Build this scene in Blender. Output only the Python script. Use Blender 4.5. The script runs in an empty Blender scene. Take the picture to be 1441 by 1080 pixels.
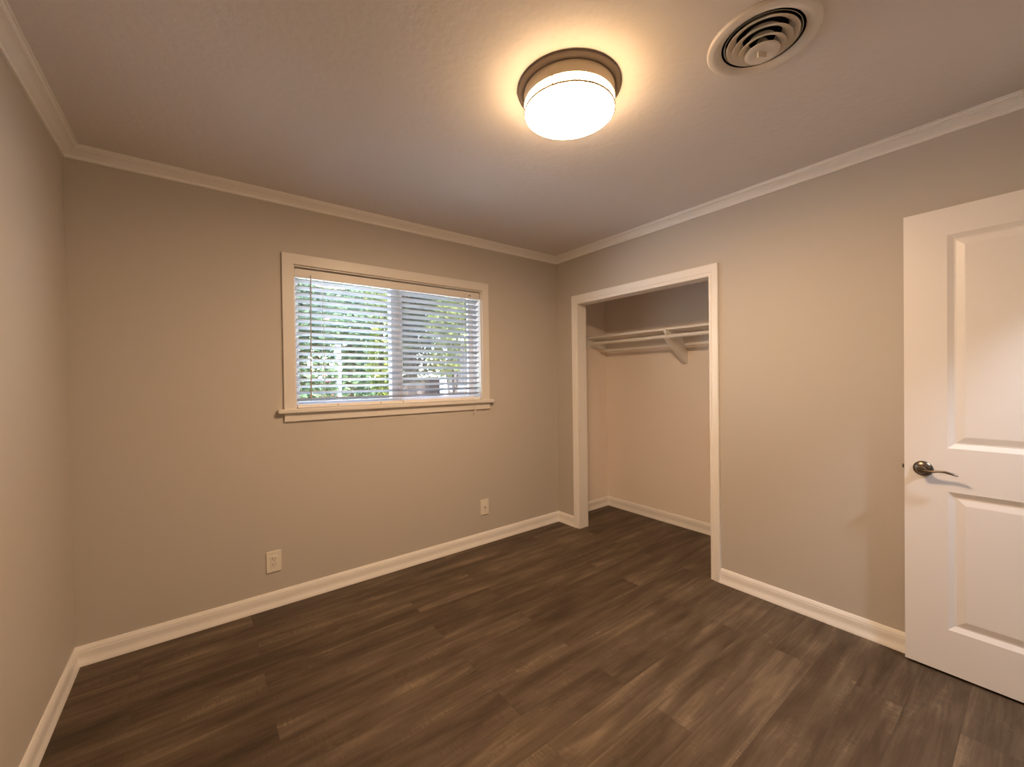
import bpy, bmesh, math, random
from mathutils import Vector, Matrix
S = bpy.context.scene
COL = S.collection
PI = math.pi

# ------------------------------------------------------------------ camera
CAM = Vector((-2.6579, -2.7827, 1.3255)); YAW, PITCH, ROLL, FPX = -0.6527, -0.0100, -0.0136, 577.74
def make_camera():
    fw = Vector((-math.sin(YAW)*math.cos(PITCH), math.cos(YAW)*math.cos(PITCH), math.sin(PITCH)))
    r = Vector((math.cos(YAW), math.sin(YAW), 0)); u = r.cross(fw)
    r2 = r*math.cos(ROLL) + u*math.sin(ROLL); u2 = -r*math.sin(ROLL) + u*math.cos(ROLL)
    cd = bpy.data.cameras.new('camera'); cd.sensor_fit = 'HORIZONTAL'; cd.sensor_width = 36.0
    cd.lens = FPX/1441*36.0; cd.clip_start = 0.02; cd.clip_end = 200
    co = bpy.data.objects.new('camera', cd); COL.objects.link(co)
    M = Matrix.Identity(4)
    for i in range(3):
        M[i][0] = r2[i]; M[i][1] = u2[i]; M[i][2] = -fw[i]; M[i][3] = CAM[i]
    co.matrix_world = M
    S.camera = co
make_camera()

# ------------------------------------------------------------------ sky, sun, exposure
SKY_STRENGTH, SUN_STRENGTH = 2.1, 52.0
W = bpy.data.worlds.new('sky'); S.world = W; W.use_nodes = True
nt = W.node_tree; nt.nodes.clear()
wo = nt.nodes.new('ShaderNodeOutputWorld'); bg = nt.nodes.new('ShaderNodeBackground'); sk = nt.nodes.new('ShaderNodeTexSky')
sk.sky_type = 'NISHITA'; sk.sun_disc = False; sk.sun_elevation = math.radians(50); sk.sun_rotation = math.radians(160)
bg.inputs['Strength'].default_value = SKY_STRENGTH
nt.links.new(sk.outputs['Color'], bg.inputs['Color']); nt.links.new(bg.outputs[0], wo.inputs['Surface'])
sl = bpy.data.lights.new('sun', 'SUN'); sl.energy = SUN_STRENGTH; sl.angle = math.radians(0.6); sl.color = (1.0, 0.96, 0.88)
so = bpy.data.objects.new('sun', sl); COL.objects.link(so)
so.rotation_euler = Vector((-0.12, 0.36, -0.92)).to_track_quat('-Z', 'Y').to_euler()
so.location = (2, -6, 9)
LAMP_BOTTOM, LAMP_SIDE, HALL_LAMP = 119.0, 25.0, 275.0
WARM = (1.0, 0.665, 0.40); WARM_SIDE = (1.0, 0.64, 0.32); COOL = (0.86, 0.90, 1.0)
vs = S.view_settings
S.display_settings.display_device = 'sRGB'
vs.view_transform = 'Standard'; vs.look = 'None'; vs.exposure = 0.5; vs.gamma = 1.0; vs.use_curve_mapping = False
S.cycles.use_denoising = True
S.cycles.max_bounces = 10; S.cycles.diffuse_bounces = 6; S.cycles.transparent_max_bounces = 16
S.cycles.sample_clamp_indirect = 6.0

# ------------------------------------------------------------------ materials
def mat(name, color, rough=0.5, metal=0.0, spec=0.5, bump=None, vary=0.0):
    m = bpy.data.materials.new(name); m.use_nodes = True
    n = m.node_tree; b = n.nodes['Principled BSDF']
    b.inputs['Base Color'].default_value = (*color, 1); b.inputs['Roughness'].default_value = rough
    b.inputs['Metallic'].default_value = metal; b.inputs['Specular IOR Level'].default_value = spec
    tc = n.nodes.new('ShaderNodeTexCoord')
    if vary:
        nz = n.nodes.new('ShaderNodeTexNoise'); nz.inputs['Scale'].default_value = 2.2; nz.inputs['Detail'].default_value = 3
        mx = n.nodes.new('ShaderNodeMix'); mx.data_type = 'RGBA'
        mx.inputs[6].default_value = (*[c*(1-vary) for c in color], 1); mx.inputs[7].default_value = (*[min(1, c*(1+vary)) for c in color], 1)
        n.links.new(tc.outputs['Object'], nz.inputs['Vector']); n.links.new(nz.outputs['Fac'], mx.inputs[0]); n.links.new(mx.outputs[2], b.inputs['Base Color'])
    if bump:
        sc, st, dist = bump
        nz = n.nodes.new('ShaderNodeTexNoise'); nz.inputs['Scale'].default_value = sc; nz.inputs['Detail'].default_value = 4
        bp = n.nodes.new('ShaderNodeBump'); bp.inputs['Strength'].default_value = st; bp.inputs['Distance'].default_value = dist
        n.links.new(tc.outputs['Object'], nz.inputs['Vector']); n.links.new(nz.outputs['Fac'], bp.inputs['Height']); n.links.new(bp.outputs[0], b.inputs['Normal'])
    return m

def floor_mat():
    m = bpy.data.materials.new('vinyl_plank'); m.use_nodes = True
    n = m.node_tree; N = n.nodes.new; L = n.links.new; b = n.nodes['Principled BSDF']
    tc = N('ShaderNodeTexCoord')
    br = N('ShaderNodeTexBrick'); br.offset = 0.37; br.offset_frequency = 2
    br.inputs['Color1'].default_value = (0, 0, 0, 1); br.inputs['Color2'].default_value = (1, 1, 1, 1); br.inputs['Mortar'].default_value = (0.5, 0.5, 0.5, 1)
    br.inputs['Scale'].default_value = 1.0; br.inputs['Mortar Size'].default_value = 0.0008; br.inputs['Mortar Smooth'].default_value = 0.3
    br.inputs['Brick Width'].default_value = 1.22; br.inputs['Row Height'].default_value = 0.152; br.inputs['Bias'].default_value = 0
    L(tc.outputs['Object'], br.inputs['Vector'])
    # per-plank offset of the grain
    cmb = N('ShaderNodeCombineXYZ'); ml = N('ShaderNodeMath'); ml.operation = 'MULTIPLY'; ml.inputs[1].default_value = 37.0
    sep = N('ShaderNodeSeparateColor'); L(br.outputs['Color'], sep.inputs[0]); L(sep.outputs[0], ml.inputs[0])
    L(ml.outputs[0], cmb.inputs[0]); L(ml.outputs[0], cmb.inputs[2])
    ad = N('ShaderNodeVectorMath'); ad.operation = 'ADD'; L(tc.outputs['Object'], ad.inputs[0]); L(cmb.outputs[0], ad.inputs[1])
    def noise(scale, sc3, det, rough=.55, dist=0):
        mp = N('ShaderNodeMapping'); mp.inputs['Scale'].default_value = sc3; L(ad.outputs[0], mp.inputs['Vector'])
        z = N('ShaderNodeTexNoise'); z.inputs['Scale'].default_value = scale; z.inputs['Detail'].default_value = det; z.inputs['Roughness'].default_value = rough; z.inputs['Distortion'].default_value = dist
        L(mp.outputs[0], z.inputs['Vector']); return z
    g1 = noise(2.0, (0.75, 8.5, 1), 3, .55, .5)        # broad streaks along the plank
    g2 = noise(9.0, (0.8, 16, 1), 4, .65)             # fine grain
    g3 = noise(2.0, (0.9, 1.8, 1), 4, .6, 1.0)         # blotches of wear
    sw = noise(30.0, (5.0, 0.8, 1), 2, .5, .3)         # cross saw marks
    mk = noise(4.0, (1.0, 4.0, 1), 3, .6, .6)          # where the marks show
    fl = noise(26.0, (0.8, 1.6, 1), 3, .6, .8)         # pale flecks
    def mth(op, a, bv):
        k = N('ShaderNodeMath'); k.operation = op
        for i, v in enumerate((a, bv)):
            if isinstance(v, (int, float)): k.inputs[i].default_value = v
            else: L(v, k.inputs[i])
        return k.outputs[0]
    def rng(v, a, b_, lo, hi):
        k = N('ShaderNodeMapRange'); k.inputs[1].default_value = a; k.inputs[2].default_value = b_; k.inputs[3].default_value = lo; k.inputs[4].default_value = hi; L(v, k.inputs[0]); return k.outputs[0]
    mask = rng(mk.outputs['Fac'], 0.50, 0.68, 0.0, 1.0)
    f = mth('ADD', mth('MULTIPLY', g1.outputs['Fac'], 0.62), mth('MULTIPLY', g2.outputs['Fac'], 0.16))
    f = mth('ADD', f, mth('MULTIPLY', g3.outputs['Fac'], 0.36))
    f = mth('ADD', f, mth('MULTIPLY', mask, mth('MULTIPLY', mth('SUBTRACT', sw.outputs['Fac'], 0.42), 0.34)))
    f = mth('ADD', f, mth('MULTIPLY', mask, rng(fl.outputs['Fac'], 0.60, 0.74, 0.0, 0.13)))
    f = mth('ADD', f, mth('MULTIPLY', sep.outputs[0], 0.09))
    f = mth('ADD', f, 0.015)
    cr = N('ShaderNodeValToRGB'); L(f, cr.inputs[0])
    e = cr.color_ramp.elements
    e[0].position = 0.44; e[0].color = (0.038, 0.024, 0.014, 1)
    e[1].position = 0.86; e[1].color = (0.205, 0.150, 0.100, 1)
    k = e.new(0.58); k.color = (0.070, 0.047, 0.029, 1)
    k = e.new(0.70); k.color = (0.108, 0.077, 0.050, 1)
    mx = N('ShaderNodeMix'); mx.data_type = 'RGBA'; L(br.outputs['Fac'], mx.inputs[0]); L(cr.outputs[0], mx.inputs[6]); mx.inputs[7].default_value = (0.045, 0.032, 0.024, 1)
    L(mx.outputs[2], b.inputs['Base Color'])
    rr = N('ShaderNodeMapRange'); rr.inputs[3].default_value = 0.62; rr.inputs[4].default_value = 0.46; L(g2.outputs['Fac'], rr.inputs[0]); L(rr.outputs[0], b.inputs['Roughness'])
    b.inputs['Specular IOR Level'].default_value = 0.35
    bp = N('ShaderNodeBump'); bp.inputs['Strength'].default_value = 0.25; bp.inputs['Distance'].default_value = 0.002
    hh = mth('SUBTRACT', g2.outputs['Fac'], br.outputs['Fac']); L(hh, bp.inputs['Height']); L(bp.outputs[0], b.inputs['Normal'])
    return m

def emit(name, color, strength):
    m = bpy.data.materials.new(name); m.use_nodes = True
    b = m.node_tree.nodes['Principled BSDF']
    b.inputs['Base Color'].default_value = (.8, .8, .8, 1); b.inputs['Emission Color'].default_value = (*color, 1); b.inputs['Emission Strength'].default_value = strength
    return m

def see_through(name, color, rough, clear, glossy=False):
    m = bpy.data.materials.new(name); m.use_nodes = True
    n = m.node_tree; n.nodes.clear(); o = n.nodes.new('ShaderNodeOutputMaterial'); mx = n.nodes.new('ShaderNodeMixShader')
    t = n.nodes.new('ShaderNodeBsdfTransparent'); g = n.nodes.new('ShaderNodeBsdfGlossy' if glossy else 'ShaderNodeBsdfDiffuse')
    g.inputs['Color'].default_value = (*color, 1); g.inputs['Roughness'].default_value = rough
    mx.inputs[0].default_value = 1-clear
    n.links.new(t.outputs[0], mx.inputs[1]); n.links.new(g.outputs[0], mx.inputs[2]); n.links.new(mx.outputs[0], o.inputs['Surface'])
    return m

def leaf_mat(name, c1, c2):
    m = bpy.data.materials.new(name); m.use_nodes = True
    n = m.node_tree; n.nodes.clear(); N = n.nodes.new; L = n.links.new
    o = N('ShaderNodeOutputMaterial'); mx = N('ShaderNodeMixShader'); d = N('ShaderNodeBsdfDiffuse'); t = N('ShaderNodeBsdfTranslucent')
    g = N('ShaderNodeNewGeometry'); cm = N('ShaderNodeMix'); cm.data_type = 'RGBA'
    cm.inputs[6].default_value = (*c1, 1); cm.inputs[7].default_value = (*c2, 1)
    L(g.outputs['Random Per Island'], cm.inputs[0]); L(cm.outputs[2], d.inputs[0]); L(cm.outputs[2], t.inputs[0])
    mx.inputs[0].default_value = 0.4; L(d.outputs[0], mx.inputs[1]); L(t.outputs[0], mx.inputs[2]); L(mx.outputs[0], o.inputs['Surface'])
    return m

def slat_mat():
    m = bpy.data.materials.new('blind_slat_white'); m.use_nodes = True
    n = m.node_tree; b = n.nodes['Principled BSDF']; o = n.nodes['Material Output']
    b.inputs['Base Color'].default_value = (0.47, 0.485, 0.49, 1); b.inputs['Roughness'].default_value = 0.4
    t = n.nodes.new('ShaderNodeBsdfTranslucent'); t.inputs[0].default_value = (0.40, 0.42, 0.42, 1)
    mx = n.nodes.new('ShaderNodeMixShader'); mx.inputs[0].default_value = 0.15
    n.links.new(b.outputs[0], mx.inputs[1]); n.links.new(t.outputs[0], mx.inputs[2]); n.links.new(mx.outputs[0], o.inputs['Surface'])
    return m

M_WALL = mat('greige_wall_paint', (0.545, 0.505, 0.455), 0.62, bump=(180, 0.05, 0.002), spec=0.3)
M_CEIL = mat('ceiling_paint', (0.74, 0.70, 0.68), 0.85, bump=(38, 0.30, 0.006), spec=0.2)
M_CLOSET = mat('closet_wall_pale', (0.90, 0.82, 0.75), 0.62, bump=(180, 0.05, 0.002), spec=0.3)  # closet walls in one even tone, paler than the room walls
M_TRIM = mat('white_trim_paint', (0.88, 0.86, 0.83), 0.35, bump=(60, 0.03, 0.002))
M_CASING = mat('window_trim_dimmed', (0.73, 0.70, 0.655), 0.4, bump=(60, 0.03, 0.002))  # trim paint with the dimmer tone beside the bright window put into its colour
M_DOOR = mat('white_door_paint', (0.84, 0.82, 0.81), 0.38, bump=(90, 0.03, 0.002))
M_FLOOR = floor_mat()
M_VENT = mat('vent_enamel', (0.72, 0.68, 0.63), 0.45)
M_DARK = mat('duct_black', (0.015, 0.013, 0.012), 0.8)
M_NICKEL = mat('aged_nickel', (0.20, 0.165, 0.13), 0.30, metal=1.0)
M_CANOPY = mat('lamp_canopy_dark', (0.13, 0.10, 0.08), 0.85)  # even matte dark brown for the canopy ring
M_PAN = mat('lamp_pan_enamel', (0.72, 0.62, 0.48), 0.4)
M_SEAM = mat('lamp_band_brass', (0.35, 0.27, 0.17), 0.4, metal=0.7)
M_LAMP_B = emit('lit_opal_glass', WARM, LAMP_BOTTOM)
M_LAMP_S = emit('lit_opal_glass_side', WARM_SIDE, LAMP_SIDE)
M_HALL = emit('hall_lamp_glass', COOL, HALL_LAMP)
M_VINYL = mat('window_vinyl', (0.78, 0.80, 0.82), 0.35)
M_SLAT = slat_mat()
M_CORD = mat('blind_cord', (0.70, 0.66, 0.58), 0.7)
M_WAND = mat('blind_wand', (0.42, 0.37, 0.31), 0.35)
M_GLASS = see_through('window_glass', (1, 1, 1), 0.02, 0.94, glossy=True)
M_SCREEN = see_through('insect_screen_mesh', (0.30, 0.30, 0.31), 1.0, 0.62)
M_PLASTIC = mat('outlet_plastic', (0.80, 0.76, 0.68), 0.35)
M_SLOT = mat('outlet_slot', (0.10, 0.08, 0.06), 0.6)
M_BARK = mat('tree_bark', (0.055, 0.042, 0.034), 0.9, bump=(20, 0.6, 0.02), vary=0.4)
M_PALE_GROUND = mat('garden_ground', (0.74, 0.71, 0.67), 0.9, vary=0.06)  # unseen ground, made very pale to bounce sunlight up into the room
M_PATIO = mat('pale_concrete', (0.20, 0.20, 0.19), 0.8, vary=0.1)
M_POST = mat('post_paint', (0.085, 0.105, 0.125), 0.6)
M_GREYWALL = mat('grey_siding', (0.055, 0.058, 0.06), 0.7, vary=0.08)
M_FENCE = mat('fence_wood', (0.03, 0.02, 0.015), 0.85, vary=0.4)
M_LEAF_A = leaf_mat('leaf_cool_green', (0.03, 0.06, 0.03), (0.10, 0.15, 0.085))
M_LEAF_B = leaf_mat('leaf_yellow_green', (0.06, 0.10, 0.02), (0.18, 0.20, 0.06))
M_LEAF_C = leaf_mat('leaf_dark_green', (0.006, 0.012, 0.006), (0.025, 0.042, 0.016))
M_PINK = leaf_mat('pink_petals', (0.22, 0.07, 0.08), (0.30, 0.15, 0.15))

# ------------------------------------------------------------------ helpers
def link(name, bm, m, parent=None, smooth=False, kind=None, loc=None):
    me = bpy.data.meshes.new(name)
    bmesh.ops.recalc_face_normals(bm, faces=bm.faces)
    bm.to_mesh(me); bm.free()
    for mm in (m if isinstance(m, (list, tuple)) else [m]): me.materials.append(mm)
    if smooth:
        for f in me.polygons: f.use_smooth = True
        me.set_sharp_from_angle(angle=math.radians(38))
    o = bpy.data.objects.new(name, me); COL.objects.link(o)
    if parent: o.parent = parent
    if loc: o.location = loc
    if kind: o['kind'] = kind
    return o
def tag(o, label, cat, group=None, kind=None):
    o['label'] = label; o['category'] = cat
    if group: o['group'] = group
    if kind: o['kind'] = kind
    return o
def empty(name, loc=(0, 0, 0), rotz=0.0):
    o = bpy.data.objects.new(name, None); COL.objects.link(o); o.location = loc; o.rotation_euler = (0, 0, rotz); o.empty_display_size = 0.1
    return o
def box(bm, x0, x1, y0, y1, z0, z1, bev=0.0):
    t = bmesh.new()
    v = [t.verts.new((x, y, z)) for x in (x0, x1) for y in (y0, y1) for z in (z0, z1)]
    for q in ((0, 1, 3, 2), (4, 6, 7, 5), (0, 4, 5, 1), (2, 3, 7, 6), (0, 2, 6, 4), (1, 5, 7, 3)): t.faces.new([v[i] for i in q])
    if bev: bmesh.ops.bevel(t, geom=t.edges[:], offset=bev, segments=2, affect='EDGES', profile=0.5)
    merge(bm, t); return bm
def merge(bm, t, M=None):
    bmesh.ops.recalc_face_normals(t, faces=t.faces)
    if M is not None: t.transform(M)
    me = bpy.data.meshes.new('scratch'); t.to_mesh(me); t.free(); bm.from_mesh(me); bpy.data.meshes.remove(me)
def lathe(bm, prof, seg=64, M=None, close=False, mi=None):
    """prof: list of (r, z) turned about the z axis"""
    t = bmesh.new(); rings = []
    for r, z in prof:
        if r < 1e-6: rings.append([t.verts.new((0, 0, z))])
        else: rings.append([t.verts.new((r*math.cos(2*PI*i/seg), r*math.sin(2*PI*i/seg), z)) for i in range(seg)])
    pairs = list(zip(rings[:-1], rings[1:])) + ([(rings[-1], rings[0])] if close else [])
    for k, (a, b) in enumerate(pairs):
        for i in range(seg):
            j = (i+1) % seg
            if len(a) == 1 and len(b) == 1: continue
            if len(a) == 1: f = t.faces.new((a[0], b[i], b[j]))
            elif len(b) == 1: f = t.faces.new((a[i], b[0], a[j]))
            else: f = t.faces.new((a[i], b[i], b[j], a[j]))
            if mi: f.material_index = mi[k]
    merge(bm, t, M); return bm
def tube(bm, pts, r, seg=10, radii=None, sx=1.0):
    pts = [Vector(p) for p in pts]; t = bmesh.new(); rings = []
    for i, p in enumerate(pts):
        d = (pts[min(i+1, len(pts)-1)] - pts[max(i-1, 0)]).normalized()
        ref = Vector((0, 0, 1)) if abs(d.z) < .9 else Vector((1, 0, 0))
        a = d.cross(ref).normalized(); b = a.cross(d)
        rr = radii[i] if radii else r
        rings.append([t.verts.new(p + a*rr*sx*math.cos(2*PI*k/seg) + b*rr*math.sin(2*PI*k/seg)) for k in range(seg)])
    for a, b in zip(rings[:-1], rings[1:]):
        for k in range(seg): t.faces.new((a[k], a[(k+1) % seg], b[(k+1) % seg], b[k]))
    t.faces.new(rings[0]); t.faces.new(rings[-1][::-1]); merge(bm, t); return bm
def sweep(bm, prof, A, B, nrm, ma=0, mb=0):
    """prof (d, z): d = distance off the wall. Runs from A to B along the wall; nrm points into the room; ma/mb mitre the ends."""
    A, B, n = Vector(A), Vector(B), Vector(nrm); d = (B-A).normalized(); t = bmesh.new(); ra, rb = [], []
    for o, z in prof:
        ra.append(t.verts.new(A + n*o + d*o*ma + Vector((0, 0, z)))); rb.append(t.verts.new(B + n*o - d*o*mb + Vector((0, 0, z))))
    k = len(prof)
    for i in range(k): t.faces.new((ra[i], ra[(i+1) % k], rb[(i+1) % k], rb[i]))
    t.faces.new(ra); t.faces.new(rb[::-1]); merge(bm, t); return bm

# ------------------------------------------------------------------ room measures
H = 2.44; XL = -3.14; YN = -3.15; TH = 0.12
WX0, WX1, WZ0, WZ1 = -2.19, -0.834, 1.166, 2.040          # window opening
CY0, CY1, CZ = -0.272, -1.438, 1.978                      # closet opening
CX, CYL, CYR = 0.7324, 0.022, -1.72                        # closet back, left and right faces
DH0, DH1, DHZ = -0.83, -0.07, 2.055                        # doorway in the near wall

# ------------------------------------------------------------------ structure
bm = bmesh.new(); box(bm, XL-TH, CX+TH, -5.2, 0.14, -0.10, 0.0); link('floor', bm, M_FLOOR, kind='structure')
VX, VY, VR = -1.153, -2.205, 0.113                         # ceiling vent and its duct hole
def ceiling_with_hole():
    b = bmesh.new(); n = 64
    def ring(z): return [b.verts.new((VX+VR*math.cos(2*PI*i/n), VY+VR*math.sin(2*PI*i/n), z)) for i in range(n)]
    def sq(z):
        out = []
        for i in range(n):
            c, s_ = math.cos(2*PI*i/n), math.sin(2*PI*i/n); k = 0.2/max(abs(c), abs(s_)); out.append(b.verts.new((VX+k*c, VY+k*s_, z)))
        return out
    r0, q0, r1 = ring(H), sq(H), ring(H+0.10)
    for i in range(n):
        j = (i+1) % n
        b.faces.new((r0[i], r0[j], q0[j], q0[i])); b.faces.new((r0[i], r1[i], r1[j], r0[j]))
    b.faces.new(r1)
    xs = [XL-TH, VX-.2, VX+.2, CX+TH]; ysl = [-5.2, VY-.2, VY+.2, 0.14]
    for i in range(3):
        for j in range(3):
            if (i, j) != (1, 1): b.faces.new([b.verts.new(p) for p in ((xs[i], ysl[j], H), (xs[i], ysl[j+1], H), (xs[i+1], ysl[j+1], H), (xs[i+1], ysl[j], H))])
    c = [b.verts.new((x, y, z)) for z in (H, H+0.14) for x, y in ((xs[0], ysl[0]), (xs[3], ysl[0]), (xs[3], ysl[3]), (xs[0], ysl[3]))]
    for k in range(4): b.faces.new((c[k], c[(k+1) % 4], c[4+(k+1) % 4], c[4+k]))
    b.faces.new(c[4:]); return b
link('ceiling', ceiling_with_hole(), M_CEIL, kind='structure')
bm = bmesh.new(); box(bm, XL-TH, XL, YN, 0.0, 0, H); link('wall_left', bm, M_WALL, kind='structure')
bm = bmesh.new()
box(bm, XL-TH, WX0, 0, TH, 0, H); box(bm, WX1, 0.0, 0, TH, 0, H); box(bm, WX0, WX1, 0, TH, 0, WZ0-0.025); box(bm, WX0, WX1, 0, TH, WZ1, H)
link('wall_far', bm, M_WALL, kind='structure')
bm = bmesh.new()
box(bm, 0, 0.10, CY0+0.012, 0, 0, H); box(bm, 0, 0.10, YN, CY1-0.012, 0, H); box(bm, 0, 0.10, CY1-0.012, CY0+0.012, CZ+0.012, H)
link('wall_right', bm, M_WALL, kind='structure')
bm = bmesh.new()
box(bm, XL-TH, DH0, YN-TH, YN, 0, H); box(bm, DH1, 0.10, YN-TH, YN, 0, H); box(bm, DH0, DH1, YN-TH, YN, DHZ, H)
link('wall_near', bm, M_WALL, kind='structure')
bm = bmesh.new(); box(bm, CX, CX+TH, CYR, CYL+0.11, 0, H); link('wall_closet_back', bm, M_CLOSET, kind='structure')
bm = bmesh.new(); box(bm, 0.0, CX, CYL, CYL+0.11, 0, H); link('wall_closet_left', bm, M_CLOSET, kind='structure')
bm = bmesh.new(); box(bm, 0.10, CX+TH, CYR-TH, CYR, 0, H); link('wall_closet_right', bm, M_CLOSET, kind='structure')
bm = bmesh.new(); box(bm, XL-TH, CX+TH, -5.2, -5.1, 0, H); box(bm, -2.3, -2.2, -5.1, YN-TH, 0, H); box(bm, CX, CX+TH, -5.1, YN-TH, 0, H); box(bm, 0.10, CX+TH, YN-TH, YN, 0, H)
link('wall_hall', bm, M_WALL, kind='structure')

# baseboards with a moulded top and a shoe
BB = [(0, 0), (0.0195, 0), (0.0195, 0.005), (0.0175, 0.014), (0.0145, 0.024), (0.0125, 0.033), (0.0118, 0.042), (0.0118, 0.064), (0.0105, 0.070), (0.0108, 0.074), (0.008, 0.083), (0.0045, 0.092), (0, 0.092)]
def base(name, A, B, n, ma, mb):
    b = bmesh.new(); sweep(b, BB, A, B, n, ma, mb); link(name, b, M_TRIM, kind='structure')
base('baseboard_far', (XL, 0, 0), (0, 0, 0), (0, -1, 0), 1, 1)
base('baseboard_left', (XL, 0, 0), (XL, YN, 0), (1, 0, 0), 1, 1)
base('baseboard_right', (0, 0, 0), (0, CY0+0.062, 0), (-1, 0, 0), 1, 0)
base('baseboard_right', (0, CY1-0.060, 0), (0, YN, 0), (-1, 0, 0), 0, 1)
base('baseboard_near', (XL, YN, 0), (DH0-0.065, YN, 0), (0, 1, 0), 1, 0)
base('baseboard_closet_back', (CX, CYL, 0), (CX, CYR, 0), (-1, 0, 0), 1, 1)
base('baseboard_closet_left', (0.10, CYL, 0), (CX, CYL, 0), (0, -1, 0), 0, 1)
base('baseboard_closet_right', (0.10, CYR, 0), (CX, CYR, 0), (0, 1, 0), 0, 1)

# crown moulding
CR = [(0, H), (0, H-0.052), (0.0085, H-0.052), (0.0105, H-0.048), (0.0105, H-0.043), (0.0075, H-0.0395), (0.0095, H-0.036), (0.0165, H-0.031), (0.024, H-0.0255), (0.0315, H-0.0205),
      (0.039, H-0.0175), (0.0425, H-0.0165), (0.042, H-0.0115), (0.0465, H-0.0125), (0.053, H-0.0100), (0.0545, H-0.0045), (0.062, H-0.0045), (0.062, H)]
def crown(name, A, B, n):
    b = bmesh.new(); sweep(b, CR, A, B, n, 1, 1); link(name, b, M_TRIM, kind='structure')
crown('trim_1', (XL, 0, 0), (0, 0, 0), (0, -1, 0))
crown('trim_2', (XL, 0, 0), (XL, YN, 0), (1, 0, 0))
crown('trim_3', (0, 0, 0), (0, YN, 0), (-1, 0, 0))
crown('trim_4', (XL, YN, 0), (0, YN, 0), (0, 1, 0))

# casing: a moulded strip mitred round an opening. plane axes: along (a), up (z); n = off the wall
CAS = [(0.0, 0.010), (0.004, 0.012), (0.012, 0.0125), (0.0135, 0.0085), (0.0165, 0.0085), (0.0185, 0.014), (0.046, 0.018), (0.052, 0.0195), (0.060, 0.019), (0.062, 0.015)]   # (from inner edge, thickness)
FLAT = [(0.0, 0.0145), (0.0015, 0.016), (0.0605, 0.016), (0.062, 0.0145)]
def casing_u(bm, P, n, a0, a1, ztop, z0, width, wtop, prof):
    """P(a) -> point on wall; three boards round an opening: inner edges a0<a1, ztop"""
    n = Vector(n); t = bmesh.new(); rows = []
    for stage in range(4):
        row = []
        for w, th in [(0, 0)] + prof + [(prof[-1][0], 0)]:
            k = w/0.062
            e, f = k*width, k*wtop
            if stage == 0: a, z = a0-e, z0
            elif stage == 1: a, z = a0-e, ztop+f
            elif stage == 2: a, z = a1+e, ztop+f
            else: a, z = a1+e, z0
            p = P(a); row.append(t.verts.new(Vector((p[0], p[1], z)) + n*th))
        rows.append(row)
    k = len(rows[0])
    for ra, rb in zip(rows[:-1], rows[1:]):
        for i in range(k): t.faces.new((ra[i], ra[(i+1) % k], rb[(i+1) % k], rb[i]))
    t.faces.new(rows[0]); t.faces.new(rows[-1][::-1]); merge(bm, t)
# closet opening: casing and jambs
tr = empty('trim_5', (0, CY0, 0)); tr['kind'] = 'structure'
def kid(name, b, m, par, smooth=False):
    """part whose mesh was drawn in world coordinates"""
    o = link(name, b, m, par, smooth); o.matrix_parent_inverse = (Matrix.Translation(par.location) @ par.rotation_euler.to_matrix().to_4x4()).inverted(); return o
bm = bmesh.new(); casing_u(bm, lambda a: (0, -a), (-1, 0, 0), -CY0-0.002, -CY1+0.002, CZ+0.004, 0, 0.060, 0.072, CAS); kid('closet_casing', bm, M_TRIM, tr)
bm = bmesh.new(); box(bm, -0.010, 0.102, CY0, CY0+0.0125, 0, CZ); box(bm, -0.010, 0.102, CY1-0.0125, CY1, 0, CZ); box(bm, -0.010, 0.102, CY1-0.0125, CY0+0.0125, CZ, CZ+0.0125)
kid('closet_jamb', bm, M_TRIM, tr)
tr = empty('trim_6', (DH0, YN, 0)); tr['kind'] = 'structure'
bm = bmesh.new(); casing_u(bm, lambda a: (a, YN), (0, 1, 0), DH0, DH1-0.012, DHZ, 0, 0.056, 0.06, CAS); kid('doorway_casing', bm, M_TRIM, tr)

# ------------------------------------------------------------------ window
win = empty('window_1', ((WX0+WX1)/2, 0, WZ0)); tag(win, 'white sliding window with a right half insect screen in the far wall', 'window', kind='structure')
bm = bmesh.new(); casing_u(bm, lambda a: (a, 0), (0, -1, 0), WX0, WX1, WZ1, WZ0, 0.062, 0.064, FLAT); kid('casing', bm, M_CASING, win)
bm = bmesh.new(); box(bm, -2.286, -0.744, -0.042, 0.0, WZ0-0.025, WZ0, 0.004); box(bm, WX0, WX1, -0.002, TH, WZ0-0.0245, WZ0-0.0005); kid('window_stool', bm, M_CASING, win)
bm = bmesh.new(); box(bm, -2.252, -0.770, -0.016, 0.0, 1.089, WZ0-0.0255, 0.003); kid('apron', bm, M_CASING, win)
bm = bmesh.new()
for x0, x1, z0, z1 in ((WX0, WX0+0.008, WZ0, WZ1), (WX1-0.008, WX1, WZ0, WZ1), (WX0+0.008, WX1-0.008, WZ1-0.008, WZ1)): box(bm, x0, x1, 0.0, 0.075, z0, z1)
kid('window_jamb', bm, M_CASING, win)
def frame(bm, x0, x1, y0, y1, z0, z1, w, wr=None, wl=None):
    wl = wl or w; wr = wr or w
    box(bm, x0, x0+wl, y0, y1, z0, z1, .002); box(bm, x1-wr, x1, y0, y1, z0, z1, .002); box(bm, x0+wl, x1-wr, y0, y1, z0, z0+w, .002); box(bm, x0+wl, x1-wr, y0, y1, z1-w, z1, .002)
bm = bmesh.new(); frame(bm, WX0, WX1, 0.075, 0.125, WZ0, WZ1, 0.016); kid('window_frame', bm, M_VINYL, win)
XM0, XM1 = -1.580, -1.470
bm = bmesh.new(); frame(bm, WX0+0.016, XM1, 0.078, 0.098, WZ0+0.016, WZ1-0.016, 0.022, wr=0.085); s1 = kid('sash', bm, M_VINYL, win)
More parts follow.
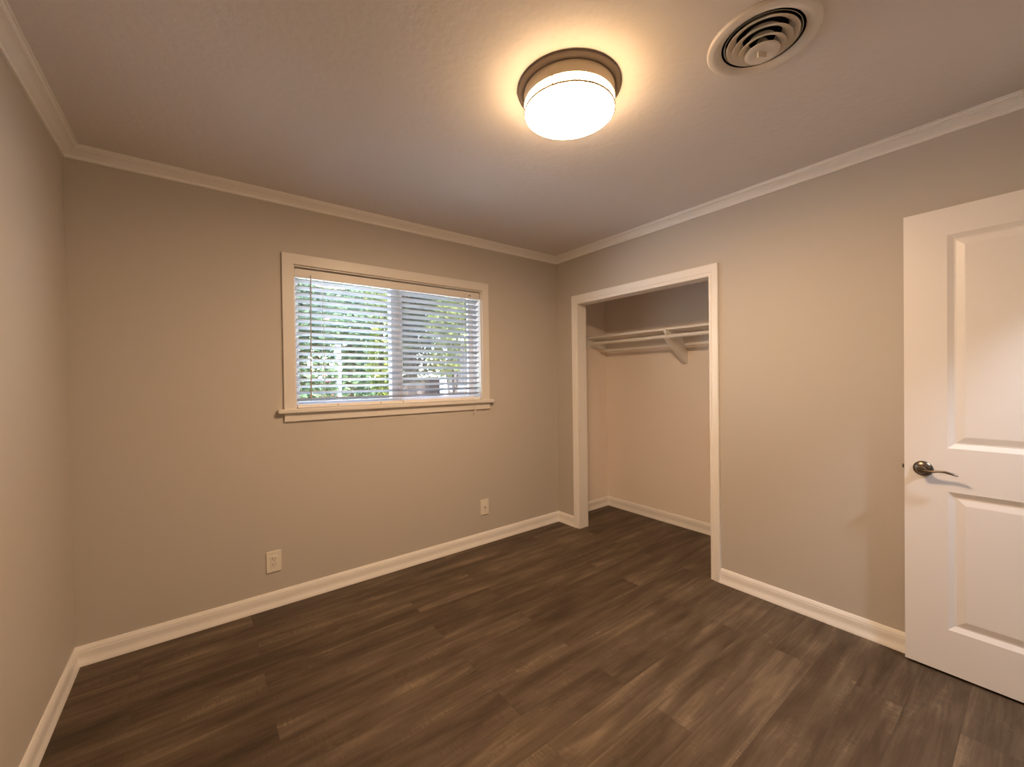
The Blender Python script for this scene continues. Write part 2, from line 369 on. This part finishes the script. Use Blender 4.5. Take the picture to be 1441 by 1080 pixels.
bm = bmesh.new(); frame(bm, XM0+0.02, WX1-0.016, 0.100, 0.120, WZ0+0.016, WZ1-0.016, 0.022, wl=0.06, wr=0.05); s2 = kid('sash', bm, M_VINYL, win)
bm = bmesh.new(); box(bm, WX0+0.038, XM1-0.085, 0.086, 0.089, WZ0+0.038, WZ1-0.038); kid('glass_pane', bm, M_GLASS, win)
bm = bmesh.new(); box(bm, XM0+0.08, WX1-0.066, 0.108, 0.111, WZ0+0.038, WZ1-0.038); kid('glass_pane', bm, M_GLASS, win)
bm = bmesh.new(); t = [bm.verts.new(p) for p in ((XM0+0.02, 0.1235, WZ0+.02), (WX1-0.02, 0.1235, WZ0+.02), (WX1-0.02, 0.1235, WZ1-.02), (XM0+0.02, 0.1235, WZ1-.02))]; bm.faces.new(t)
kid('insect_screen', bm, M_SCREEN, win)

# ------------------------------------------------------------------ venetian blind
BX0, BX1, BY = WX0+0.012, WX1-0.012, 0.034
bl = empty('window_blind', ((BX0+BX1)/2, BY, WZ0)); tag(bl, 'white horizontal slat blind lowered over the window with slats half open', 'blind')
bm = bmesh.new(); box(bm, BX0-0.002, BX1+0.002, 0.010, 0.017, 1.970, 2.019, .0025); kid('valance', bm, M_CASING, bl)
bm = bmesh.new(); box(bm, BX0+0.004, BX1-0.004, 0.0175, 0.0745, 1.980, 2.0235); kid('headrail', bm, M_TRIM, bl)
NS, ZT, ZB = 19, 1.966, 1.200
TILT = math.radians(19); SD, ST = 0.050, 0.0028
def slat_bm():
    b = bmesh.new(); n = 6; top, bot = [], []
    for e in (BX0+0.004, BX1-0.004):
        rt, rb = [], []
        for i in range(n+1):
            s = (i/n-0.5)*SD; c = 0.0022*(1-(2*i/n-1)**2)
            for lst, dz in ((rt, ST/2), (rb, -ST/2)):
                yy, zz = s, c+dz
                lst.append(b.verts.new((e-(BX0+BX1)/2, yy*math.cos(TILT)+zz*math.sin(TILT), -yy*math.sin(TILT)+zz*math.cos(TILT))))
        top.append(rt); bot.append(rb)
    for i in range(n):
        b.faces.new((top[0][i], top[0][i+1], top[1][i+1], top[1][i])); b.faces.new((bot[0][i], bot[1][i], bot[1][i+1], bot[0][i+1]))
    for e in (0, 1): b.faces.new(top[e]+bot[e][::-1])
    b.faces.new((top[0][0], top[1][0], bot[1][0], bot[0][0])); b.faces.new((top[0][n], bot[0][n], bot[1][n], top[1][n]))
    return b
first = None
for i in range(NS):
    z = ZT - (ZT-ZB)*(i+0.35)/(NS-0.2)
    if first is None: first = o = link('slat', slat_bm(), M_SLAT, bl)
    else: o = first.copy(); COL.objects.link(o); o.parent = bl
    o.location = (0, 0, z-WZ0)
bm = bmesh.new(); box(bm, BX0+0.003, BX1-0.003, BY-0.024, BY+0.024, 1.1665, 1.1885, .003)
br_ = kid('bottom_rail', bm, M_TRIM, bl)
for x in (-1.94, -1.66, -1.50):
    bm = bmesh.new(); lathe(bm, [(0, 0.0025), (0.004, 0.0022), (0.005, 0)], 12, Matrix.Translation((x, BY-0.024, 1.178)) @ Matrix.Rotation(PI/2, 4, 'X')); kid('rail_plug', bm, M_WAND, bl)
for x in (-2.02, -1.52, -0.99):
    for yy in (BY-0.026, BY+0.026):
        bm = bmesh.new(); tube(bm, [(x, yy, 1.985), (x, yy, 1.18)], 0.0011, 6); kid('ladder_cord', bm, M_CORD, bl)
bm = bmesh.new(); tube(bm, [(-2.093, -0.008, 1.985), (-2.095, -0.010, 1.95), (-2.103, -0.010, 1.235)], 0.0034, 8); tube(bm, [(-2.103, -0.010, 1.25), (-2.103, -0.010, 1.222)], 0.0048, 8); kid('tilt_wand', bm, M_WAND, bl)
px = -0.935
bm = bmesh.new(); tube(bm, [(px, -0.006, 1.985), (px, -0.006, 1.25), (px, -0.012, 1.18), (px-.001, -0.047, 1.169), (px-.001, -0.0475, 1.115)], 0.0012, 6); pc = kid('pull_cord', bm, M_CORD, bl)
bm = bmesh.new(); lathe(bm, [(0, 0.040), (0.003, 0.038), (0.0045, 0.020), (0.0065, 0.004), (0.006, 0), (0, 0)], 14, Matrix.Translation((px-.001, -0.0475, 1.078))); kid('tassel', bm, M_CORD, bl)
bm = bmesh.new(); box(bm, -0.945, -0.925, 0.0092, 0.0105, 1.990, 1.997); kid('cord_lock_slot', bm, M_SLOT, bl)

# ------------------------------------------------------------------ outlets
def outlet(x, z, label, duplex, wdt=0.079, hgt=0.124):
    t = empty('wall_outlet', (x, 0, z)); tag(t, label, 'outlet', 'wall outlets on the far wall')
    b = bmesh.new(); box(b, -wdt/2, wdt/2, -0.0065, 0, -hgt/2, hgt/2, 0.0022); link('cover_plate', b, M_PLASTIC, t)
    b = bmesh.new(); box(b, -0.0175, 0.0175, -0.0095, -0.006, -0.034, 0.034, 0.0012); f = link('receptacle', b, M_PLASTIC, t)
    if duplex:
        for zz in (0.017, -0.017):
            b = bmesh.new()
            box(b, -0.0085, -0.0058, -0.0100, -0.0092, zz-0.002, zz+0.0075); box(b, 0.0058, 0.0085, -0.0100, -0.0092, zz-0.001, zz+0.0065)
            lathe(b, [(0, 0), (0.0026, 0)], 12, Matrix.Translation((0, -0.0099, zz-0.0085)) @ Matrix.Rotation(PI/2, 4, 'X'))
            link('slot', b, M_SLOT, f)
    else:
        b = bmesh.new(); lathe(b, [(0.0, 0.009), (0.0035, 0.009), (0.0045, 0.0)], 14, Matrix.Translation((0, -0.0095, 0.0)) @ Matrix.Rotation(PI/2, 4, 'X')); link('jack', b, M_SLOT, f)
    for zz in (0.048, -0.048):
        b = bmesh.new(); lathe(b, [(0, 0.0015), (0.0028, 0.001), (0.003, 0)], 12, Matrix.Translation((0, -0.0064, zz)) @ Matrix.Rotation(PI/2, 4, 'X')); link('screw', b, M_PLASTIC, t)
outlet(-2.320, 0.270, 'pale duplex power outlet low on the wall below the window', True)
outlet(-0.830, 0.294, 'small pale wall outlet low on the far wall near the closet corner', False, 0.076, 0.122)

# ------------------------------------------------------------------ closet shelf, rod, bracket
SX, SZ = 0.425, 1.735
sh = empty('closet_shelf', (CX, (CYL+CYR)/2, SZ)); tag(sh, 'white painted wooden shelf across the closet above the hanging rod', 'shelf')
bm = bmesh.new(); box(bm, SX, CX, CYR, CYL, SZ-0.019, SZ, 0.002); kid('shelf_board', bm, M_TRIM, sh)
bm = bmesh.new(); box(bm, CX-0.019, CX, CYR, CYL, SZ-0.135, SZ-0.020, 0.002); kid('cleat', bm, M_TRIM, sh)
bm = bmesh.new(); box(bm, SX-0.01, CX-0.0195, CYL-0.019, CYL, SZ-0.110, SZ-0.020, 0.002); kid('cleat', bm, M_TRIM, sh)
bm = bmesh.new(); box(bm, SX-0.01, CX-0.0195, CYR, CYR+0.019, SZ-0.110, SZ-0.020, 0.002); kid('cleat', bm, M_TRIM, sh)
RX, RZ, RR = 0.45, 1.666, 0.0155
rod = empty('closet_rod', (RX, CYL, RZ)); tag(rod, 'white round hanging rod under the closet shelf', 'clothes rod')
bm = bmesh.new(); tube(bm, [(RX, CYL-0.0195, RZ), (RX, CYR+0.0195, RZ)], RR, 20); kid('pole', bm, M_TRIM, rod, True)
for yy, d in ((CYL-0.0195, -1), (CYR+0.0195, 1)):
    bm = bmesh.new(); lathe(bm, [(0, 0), (0.027, 0), (0.027, 0.008), (0.019, 0.012), (0.019, 0.002)], 24, Matrix.Translation((RX, yy, RZ)) @ Matrix.Rotation(-d*PI/2, 4, 'X')); kid('rod_socket', bm, M_TRIM, rod)
by = -0.855
bk = empty('shelf_bracket', (CX, by, SZ-0.25)); tag(bk, 'white diagonal bracket holding up the middle of closet shelf and rod', 'bracket')
def prism(bm, poly, y0, y1):
    t = bmesh.new(); a = [t.verts.new((x, y0, z)) for x, z in poly]; b = [t.verts.new((x, y1, z)) for x, z in poly]; k = len(poly)
    for i in range(k): t.faces.new((a[i], a[(i+1) % k], b[(i+1) % k], b[i]))
    t.faces.new(a); t.faces.new(b[::-1]); merge(bm, t)
bm = bmesh.new(); prism(bm, [(0.432, 1.6455), (0.470, 1.648), (0.470, 1.690), (0.635, 1.690), (CX, 1.525), (CX, 1.445), (CX-0.022, 1.445)], by-0.019, by+0.019); kid('brace', bm, M_TRIM, bk)
bm = bmesh.new(); box(bm, 0.44, 0.70, by-0.019, by+0.019, 1.690, 1.7155, .001); kid('arm', bm, M_TRIM, bk)
bm = bmesh.new()
pts = [(RX-0.010, by, 1.700), (RX-0.022, by, 1.690)] + [(RX + 0.0195*math.cos(a), by, RZ + 0.0195*math.sin(a)) for a in [math.radians(d) for d in range(160, 372, 15)]]
tube(bm, pts, 0.004, 8, sx=3.0); kid('rod_hook', bm, M_TRIM, bk)
bm = bmesh.new(); box(bm, RX-0.036, RX-0.0255, by-0.012, by+0.012, 1.690, 1.730, .002); kid('clip', bm, M_TRIM, bk)

# ------------------------------------------------------------------ ceiling lamp
LX, LY = -1.505, -1.660
lp = empty('ceiling_lamp', (LX, LY, H)); tag(lp, 'round flush drum ceiling lamp glowing warm white', 'ceiling lamp')
bm = bmesh.new(); lathe(bm, [(0, 0), (0.196, 0), (0.1965, -0.008), (0.190, -0.014), (0.174, -0.016), (0, -0.016)], 96); link('canopy', bm, M_CANOPY, lp, True)
bm = bmesh.new(); lathe(bm, [(0.172, -0.016), (0.173, -0.020), (0.172, -0.058), (0.166, -0.060), (0.166, -0.016)], 96, close=True); link('pan', bm, M_PAN, lp, True)
bm = bmesh.new()
prof = [(0.170, -0.060), (0.171, -0.064), (0.171, -0.090), (0.169, -0.094), (0.160, -0.099), (0.120, -0.104), (0.06, -0.1065), (0, -0.107)]
lathe(bm, prof, 96, mi=[1, 1, 1, 0, 0, 0, 0]); link('diffuser', bm, [M_LAMP_B, M_LAMP_S], lp, True)
bm = bmesh.new(); lathe(bm, [(0.1712, -0.0870), (0.1738, -0.0875), (0.1738, -0.0915), (0.1700, -0.0925)], 96, close=True); link('trim_band', bm, M_SEAM, lp)
for a in (205, 325, 85):
    bm = bmesh.new(); box(bm, 0.1705, 0.1735, -0.0025, 0.0025, -0.090, -0.058); bm.transform(Matrix.Rotation(math.radians(a), 4, 'Z')); link('clip', bm, M_SEAM, lp)

# ------------------------------------------------------------------ ceiling vent
vt = empty('ceiling_vent', (VX, VY, H)); tag(vt, 'round cream ceiling air vent with nested cone rings beside the lamp', 'vent')
bm = bmesh.new(); lathe(bm, [(0.164, 0), (0.1655, -0.004), (0.161, -0.010), (0.150, -0.0125), (0.138, -0.010), (0.122, -0.002), (0.1125, 0.012), (0.1115, 0.04), (0.1115, 0.0), (0.125, 0.0)], 96, close=True); link('flange', bm, M_VENT, vt, True)
bm = bmesh.new(); lathe(bm, [(0.1122, 0.03), (0.1122, 0.09), (0, 0.09)], 64); link('duct_opening', bm, M_DARK, vt)
def cone(r0, r1, z0, z1):
    b = bmesh.new(); p = [(r0, z0), (r0+.25*(r1-r0), z0+.55*(z1-z0)), (r0+.6*(r1-r0), z0+.88*(z1-z0)), (r1, z1)]
    lathe(b, p + [(r, z-0.0024) for r, z in p[::-1]], 80, close=True); link('cone_ring', b, M_VENT, vt, True)
cone(0.074, 0.106, 0.026, -0.004)
cone(0.056, 0.087, 0.014, -0.017)
cone(0.038, 0.068, 0.002, -0.030)
bm = bmesh.new(); lathe(bm, [(0.012, 0.0), (0.030, -0.030), (0.050, -0.0405), (0.0505, -0.0425), (0.044, -0.0445), (0.030, -0.0425), (0.012, -0.040), (0, -0.0395)], 72); link('center_disc', bm, M_VENT, vt, True)
bm = bmesh.new(); box(bm, -0.003, 0.003, -0.016, 0.016, -0.058, -0.039, .002); tube(bm, [(0, 0, -0.03), (0, 0, -0.045)], 0.006, 12); bm.transform(Matrix.Rotation(math.radians(62), 4, 'Z')); link('damper_knob', bm, M_VENT, vt)

# ------------------------------------------------------------------ open door
DX, DY, DA, DW = -0.0697, -2.3764, -0.0136, 0.76
Z0, Z1, DT = 0.012, 2.044, 0.035
d = Vector((math.sin(DA), -math.cos(DA), 0))              # free edge -> hinge
hinge = Vector((DX, DY, 0)) + d*DW
door = empty('door_1', hinge); door.rotation_euler = (0, 0, DA)
tag(door, 'white two panel interior door standing open against the right wall', 'door', kind='structure')
# local axes: y from hinge (0) to free edge (DW); x: visible face at 0, rear at +DT
bm = bmesh.new()
ys = [0, 0.135, DW-0.138, DW]; zs = [Z0, 0.205, 0.810, 1.000, 1.925, Z1]
def quad(*p): bm.faces.new([bm.verts.new(q) for q in p])
def face_side(x, sgn):
    for i in range(3):
        for j in range(5):
            a, b, c, e = ys[i], ys[i+1], zs[j], zs[j+1]
            if i == 1 and j in (1, 3):
                loops = []
                for ins, dep in ((0, 0), (0.004, 0.002), (0.020, 0.0095), (0.026, 0.0095), (0.050, 0.0040), (0.054, 0.0035)):
                    loops.append([(x+sgn*dep, a+ins, c+ins), (x+sgn*dep, b-ins, c+ins), (x+sgn*dep, b-ins, e-ins), (x+sgn*dep, a+ins, e-ins)])
                for l0, l1 in zip(loops[:-1], loops[1:]):
                    for k in range(4): quad(l0[k], l0[(k+1) % 4], l1[(k+1) % 4], l1[k])
                quad(*loops[-1])
            else: quad((x, a, c), (x, b, c), (x, b, e), (x, a, e))
face_side(0, 1); face_side(DT, -1)
for j in range(5):
    for y in (0, DW): quad((0, y, zs[j]), (DT, y, zs[j]), (DT, y, zs[j+1]), (0, y, zs[j+1]))
for i in range(3):
    for z in (Z0, Z1): quad((0, ys[i], z), (0, ys[i+1], z), (DT, ys[i+1], z), (DT, ys[i], z))
bmesh.ops.remove_doubles(bm, verts=bm.verts, dist=1e-5)
link('door_leaf', bm, M_DOOR, door)
hz, hy = 0.900, DW-0.062
hd = link('door_handle', lathe(bmesh.new(), [(0, 0), (0.033, 0), (0.0335, 0.003), (0.030, 0.008), (0.022, 0.012), (0.0175, 0.0135), (0.0165, 0.016), (0, 0.016)], 48, Matrix.Translation((0, hy, hz)) @ Matrix.Rotation(-PI/2, 4, 'Y')), M_NICKEL, door, True)
bm = bmesh.new()
lathe(bm, [(0.012, 0.014), (0.0115, 0.030), (0.0165, 0.036), (0.0175, 0.046), (0.014, 0.053), (0, 0.055)], 32, Matrix.Translation((0, hy, hz)) @ Matrix.Rotation(-PI/2, 4, 'Y'))
tube(bm, [(-0.045, hy-0.008, hz-0.003), (-0.047, hy-0.03, hz-0.004), (-0.050, hy-0.055, hz+0.001), (-0.051, hy-0.075, hz+0.002), (-0.050, hy-0.095, hz-0.003), (-0.047, hy-0.112, hz-0.0095)], .006, 14, [0.0085, 0.0058, 0.0046, 0.0048, 0.0050, 0.0030], sx=1.35)
lv = link('lever', bm, M_NICKEL, hd, True)
bm = bmesh.new(); box(bm, 0.008, 0.027, DW-0.001, DW+0.0015, hz-0.028, hz+0.028, .0005); box(bm, 0.011, 0.024, DW, DW+0.010, hz-0.009, hz+0.009, .002); link('latch', bm, M_NICKEL, door)
for z in (0.23, 1.05, 1.85):
    bm = bmesh.new(); tube(bm, [(0.028+.012, -0.006, z-0.045), (0.028+.012, -0.006, z+0.045)], 0.0055, 12); link('hinge', bm, M_NICKEL, door)

# ------------------------------------------------------------------ hall lamp beyond the doorway
hl = empty('hall_lamp', (-0.63, -3.60, H)); tag(hl, 'round white ceiling lamp in the hall outside the doorway', 'ceiling lamp')
bm = bmesh.new(); lathe(bm, [(0, 0), (0.11, 0), (0.11, -0.02), (0.10, -0.024), (0, -0.024)], 48); link('canopy', bm, M_TRIM, hl)
bm = bmesh.new(); lathe(bm, [(0.085, -0.024), (0.080, -0.045), (0.05, -0.055), (0, -0.058)], 48); link('diffuser', bm, M_HALL, hl)

# ------------------------------------------------------------------ garden outside the window
bm = bmesh.new(); box(bm, -12, 14, 0.14, 20, -0.75, -0.45); link('ground', bm, M_PALE_GROUND, kind='structure')
rnd = random.Random(7); DENSE = 1.9
def leaves(bm, n, c, rad, size, rng):
    for _ in range(int(n*DENSE)):
        while True:
            q = Vector((rng.uniform(-1, 1), rng.uniform(-1, 1), rng.uniform(-1, 1)))
            if 0.25 < q.length < 1: break
        p = Vector((c[0]+q.x*rad[0], c[1]+q.y*rad[1], c[2]+q.z*rad[2])); s = size*rng.uniform(.6, 1.3)
        a = Vector((rng.uniform(-1, 1), rng.uniform(-1, 1), rng.uniform(-.6, .6))).normalized(); b = a.cross(Vector((rng.uniform(-1, 1), rng.uniform(-1, 1), rng.uniform(-1, 1)))).normalized(); nn = a.cross(b)
        v = [bm.verts.new(p), bm.verts.new(p+a*s*.45+b*s*.26+nn*s*.06), bm.verts.new(p+a*s), bm.verts.new(p+a*s*.45-b*s*.26+nn*s*.06)]
        bm.faces.new((v[0], v[1], v[2])); bm.faces.new((v[0], v[2], v[3]))
def link_raw(name, bm, m, parent):
    me = bpy.data.meshes.new(name); bm.to_mesh(me); bm.free(); me.materials.append(m); o = bpy.data.objects.new(name, me); COL.objects.link(o); o.parent = parent; return o
GZ = -0.45
def shrub(name, x, y, blobs, m, size, label, cat, trunk_r=0.05, group=None, flowers=0):
    r = random.Random(hash((round(x*100), round(y*100))) % 9999)
    t = empty(name, (x, y, GZ)); tag(t, label, cat, group)
    b = bmesh.new(); top = max(q[3] for q in blobs)
    tube(b, [(0, 0, 0), (trunk_r*.6, 0, top*.35), (-trunk_r*.8, trunk_r, top*.7), (0, 0, top)], trunk_r, 10, [trunk_r*1.25, trunk_r, trunk_r*.8, trunk_r*.4])
    for q in blobs[:6]: tube(b, [(0, 0, q[3]*.45), (q[1]*.5, q[2]*.5, q[3]*.72), (q[1], q[2], q[3])], .02, 6, [trunk_r*.5, trunk_r*.35, trunk_r*.15])
    link('trunk', b, M_BARK, t)
    b = bmesh.new()
    for n, bx, by_, bz, rx, ry, rz in blobs: leaves(b, n, (bx, by_, bz), (rx, ry, rz), size, r)
    link_raw('foliage', b, m, t)
    if flowers:
        b = bmesh.new()
        for n, bx, by_, bz, rx, ry, rz in blobs: leaves(b, flowers, (bx, by_-.15, bz), (rx, ry, rz), size*.8, r)
        link_raw('blossom', b, M_PINK, t)
    return t
shrub('shrub', -1.75, 2.0, [(1000, 0, 0, 1.0, .33, .40, .6), (1000, 0, 0, 1.8, .33, .40, .6), (900, 0, 0, 2.6, .38, .40, .6)], M_LEAF_A, .075, 'cool green leafy shrub seen through the left end of the window blind', 'shrub', .04, flowers=10)
shrub('shrub', -0.90, 3.3, [(1200, 0, 0, 1.5, .42, .5, .8), (1200, 0, 0, 2.7, .42, .5, .8)], M_LEAF_A, .095, 'blue green leafy shrub behind the pale garden post, seen through the blind', 'shrub', .06)
shrub('shrub', -0.93, 1.95, [(450, 0, 0, 1.2, .16, .22, .7), (450, 0, 0, 2.1, .18, .22, .6), (250, .0, 0, 2.8, .18, .22, .4)], M_LEAF_B, .075, 'slim yellow green shrub just left of the window mullion seen through the blind', 'shrub', .03)
shrub('tree', 0.48, 4.35, [(1300, 0, 0, 3.1, .45, .5, .8), (700, 0, .0, 2.2, .45, .5, .5), (700, 0, 0, 3.9, .5, .5, .5)], M_LEAF_C, .10, 'dark tree behind the window mullion seen through the blind', 'tree', .12)
shrub('tree', 0.62, 3.0, [(500, -.05, 0, 2.6, .42, .45, .4), (450, .15, 0, 3.0, .35, .45, .4), (200, -.2, 0, 2.1, .25, .3, .3)], M_LEAF_B, .09, 'yellow leaved small tree behind the right half of the window blind', 'tree', .035)
shrub('tree', 0.4, 7.2, [(1600, -1, 0, 3.8, 1.6, .9, 1.3), (1200, .9, 0, 4.4, 1.4, .9, 1.2), (900, -2.2, 0, 3.4, 1.2, .8, 1.3), (900, 2.2, 0, 3.9, 1.2, .8, 1.3)], M_LEAF_C, .24, 'tall dark tree at the back of the garden beyond the fence', 'tree', .16)
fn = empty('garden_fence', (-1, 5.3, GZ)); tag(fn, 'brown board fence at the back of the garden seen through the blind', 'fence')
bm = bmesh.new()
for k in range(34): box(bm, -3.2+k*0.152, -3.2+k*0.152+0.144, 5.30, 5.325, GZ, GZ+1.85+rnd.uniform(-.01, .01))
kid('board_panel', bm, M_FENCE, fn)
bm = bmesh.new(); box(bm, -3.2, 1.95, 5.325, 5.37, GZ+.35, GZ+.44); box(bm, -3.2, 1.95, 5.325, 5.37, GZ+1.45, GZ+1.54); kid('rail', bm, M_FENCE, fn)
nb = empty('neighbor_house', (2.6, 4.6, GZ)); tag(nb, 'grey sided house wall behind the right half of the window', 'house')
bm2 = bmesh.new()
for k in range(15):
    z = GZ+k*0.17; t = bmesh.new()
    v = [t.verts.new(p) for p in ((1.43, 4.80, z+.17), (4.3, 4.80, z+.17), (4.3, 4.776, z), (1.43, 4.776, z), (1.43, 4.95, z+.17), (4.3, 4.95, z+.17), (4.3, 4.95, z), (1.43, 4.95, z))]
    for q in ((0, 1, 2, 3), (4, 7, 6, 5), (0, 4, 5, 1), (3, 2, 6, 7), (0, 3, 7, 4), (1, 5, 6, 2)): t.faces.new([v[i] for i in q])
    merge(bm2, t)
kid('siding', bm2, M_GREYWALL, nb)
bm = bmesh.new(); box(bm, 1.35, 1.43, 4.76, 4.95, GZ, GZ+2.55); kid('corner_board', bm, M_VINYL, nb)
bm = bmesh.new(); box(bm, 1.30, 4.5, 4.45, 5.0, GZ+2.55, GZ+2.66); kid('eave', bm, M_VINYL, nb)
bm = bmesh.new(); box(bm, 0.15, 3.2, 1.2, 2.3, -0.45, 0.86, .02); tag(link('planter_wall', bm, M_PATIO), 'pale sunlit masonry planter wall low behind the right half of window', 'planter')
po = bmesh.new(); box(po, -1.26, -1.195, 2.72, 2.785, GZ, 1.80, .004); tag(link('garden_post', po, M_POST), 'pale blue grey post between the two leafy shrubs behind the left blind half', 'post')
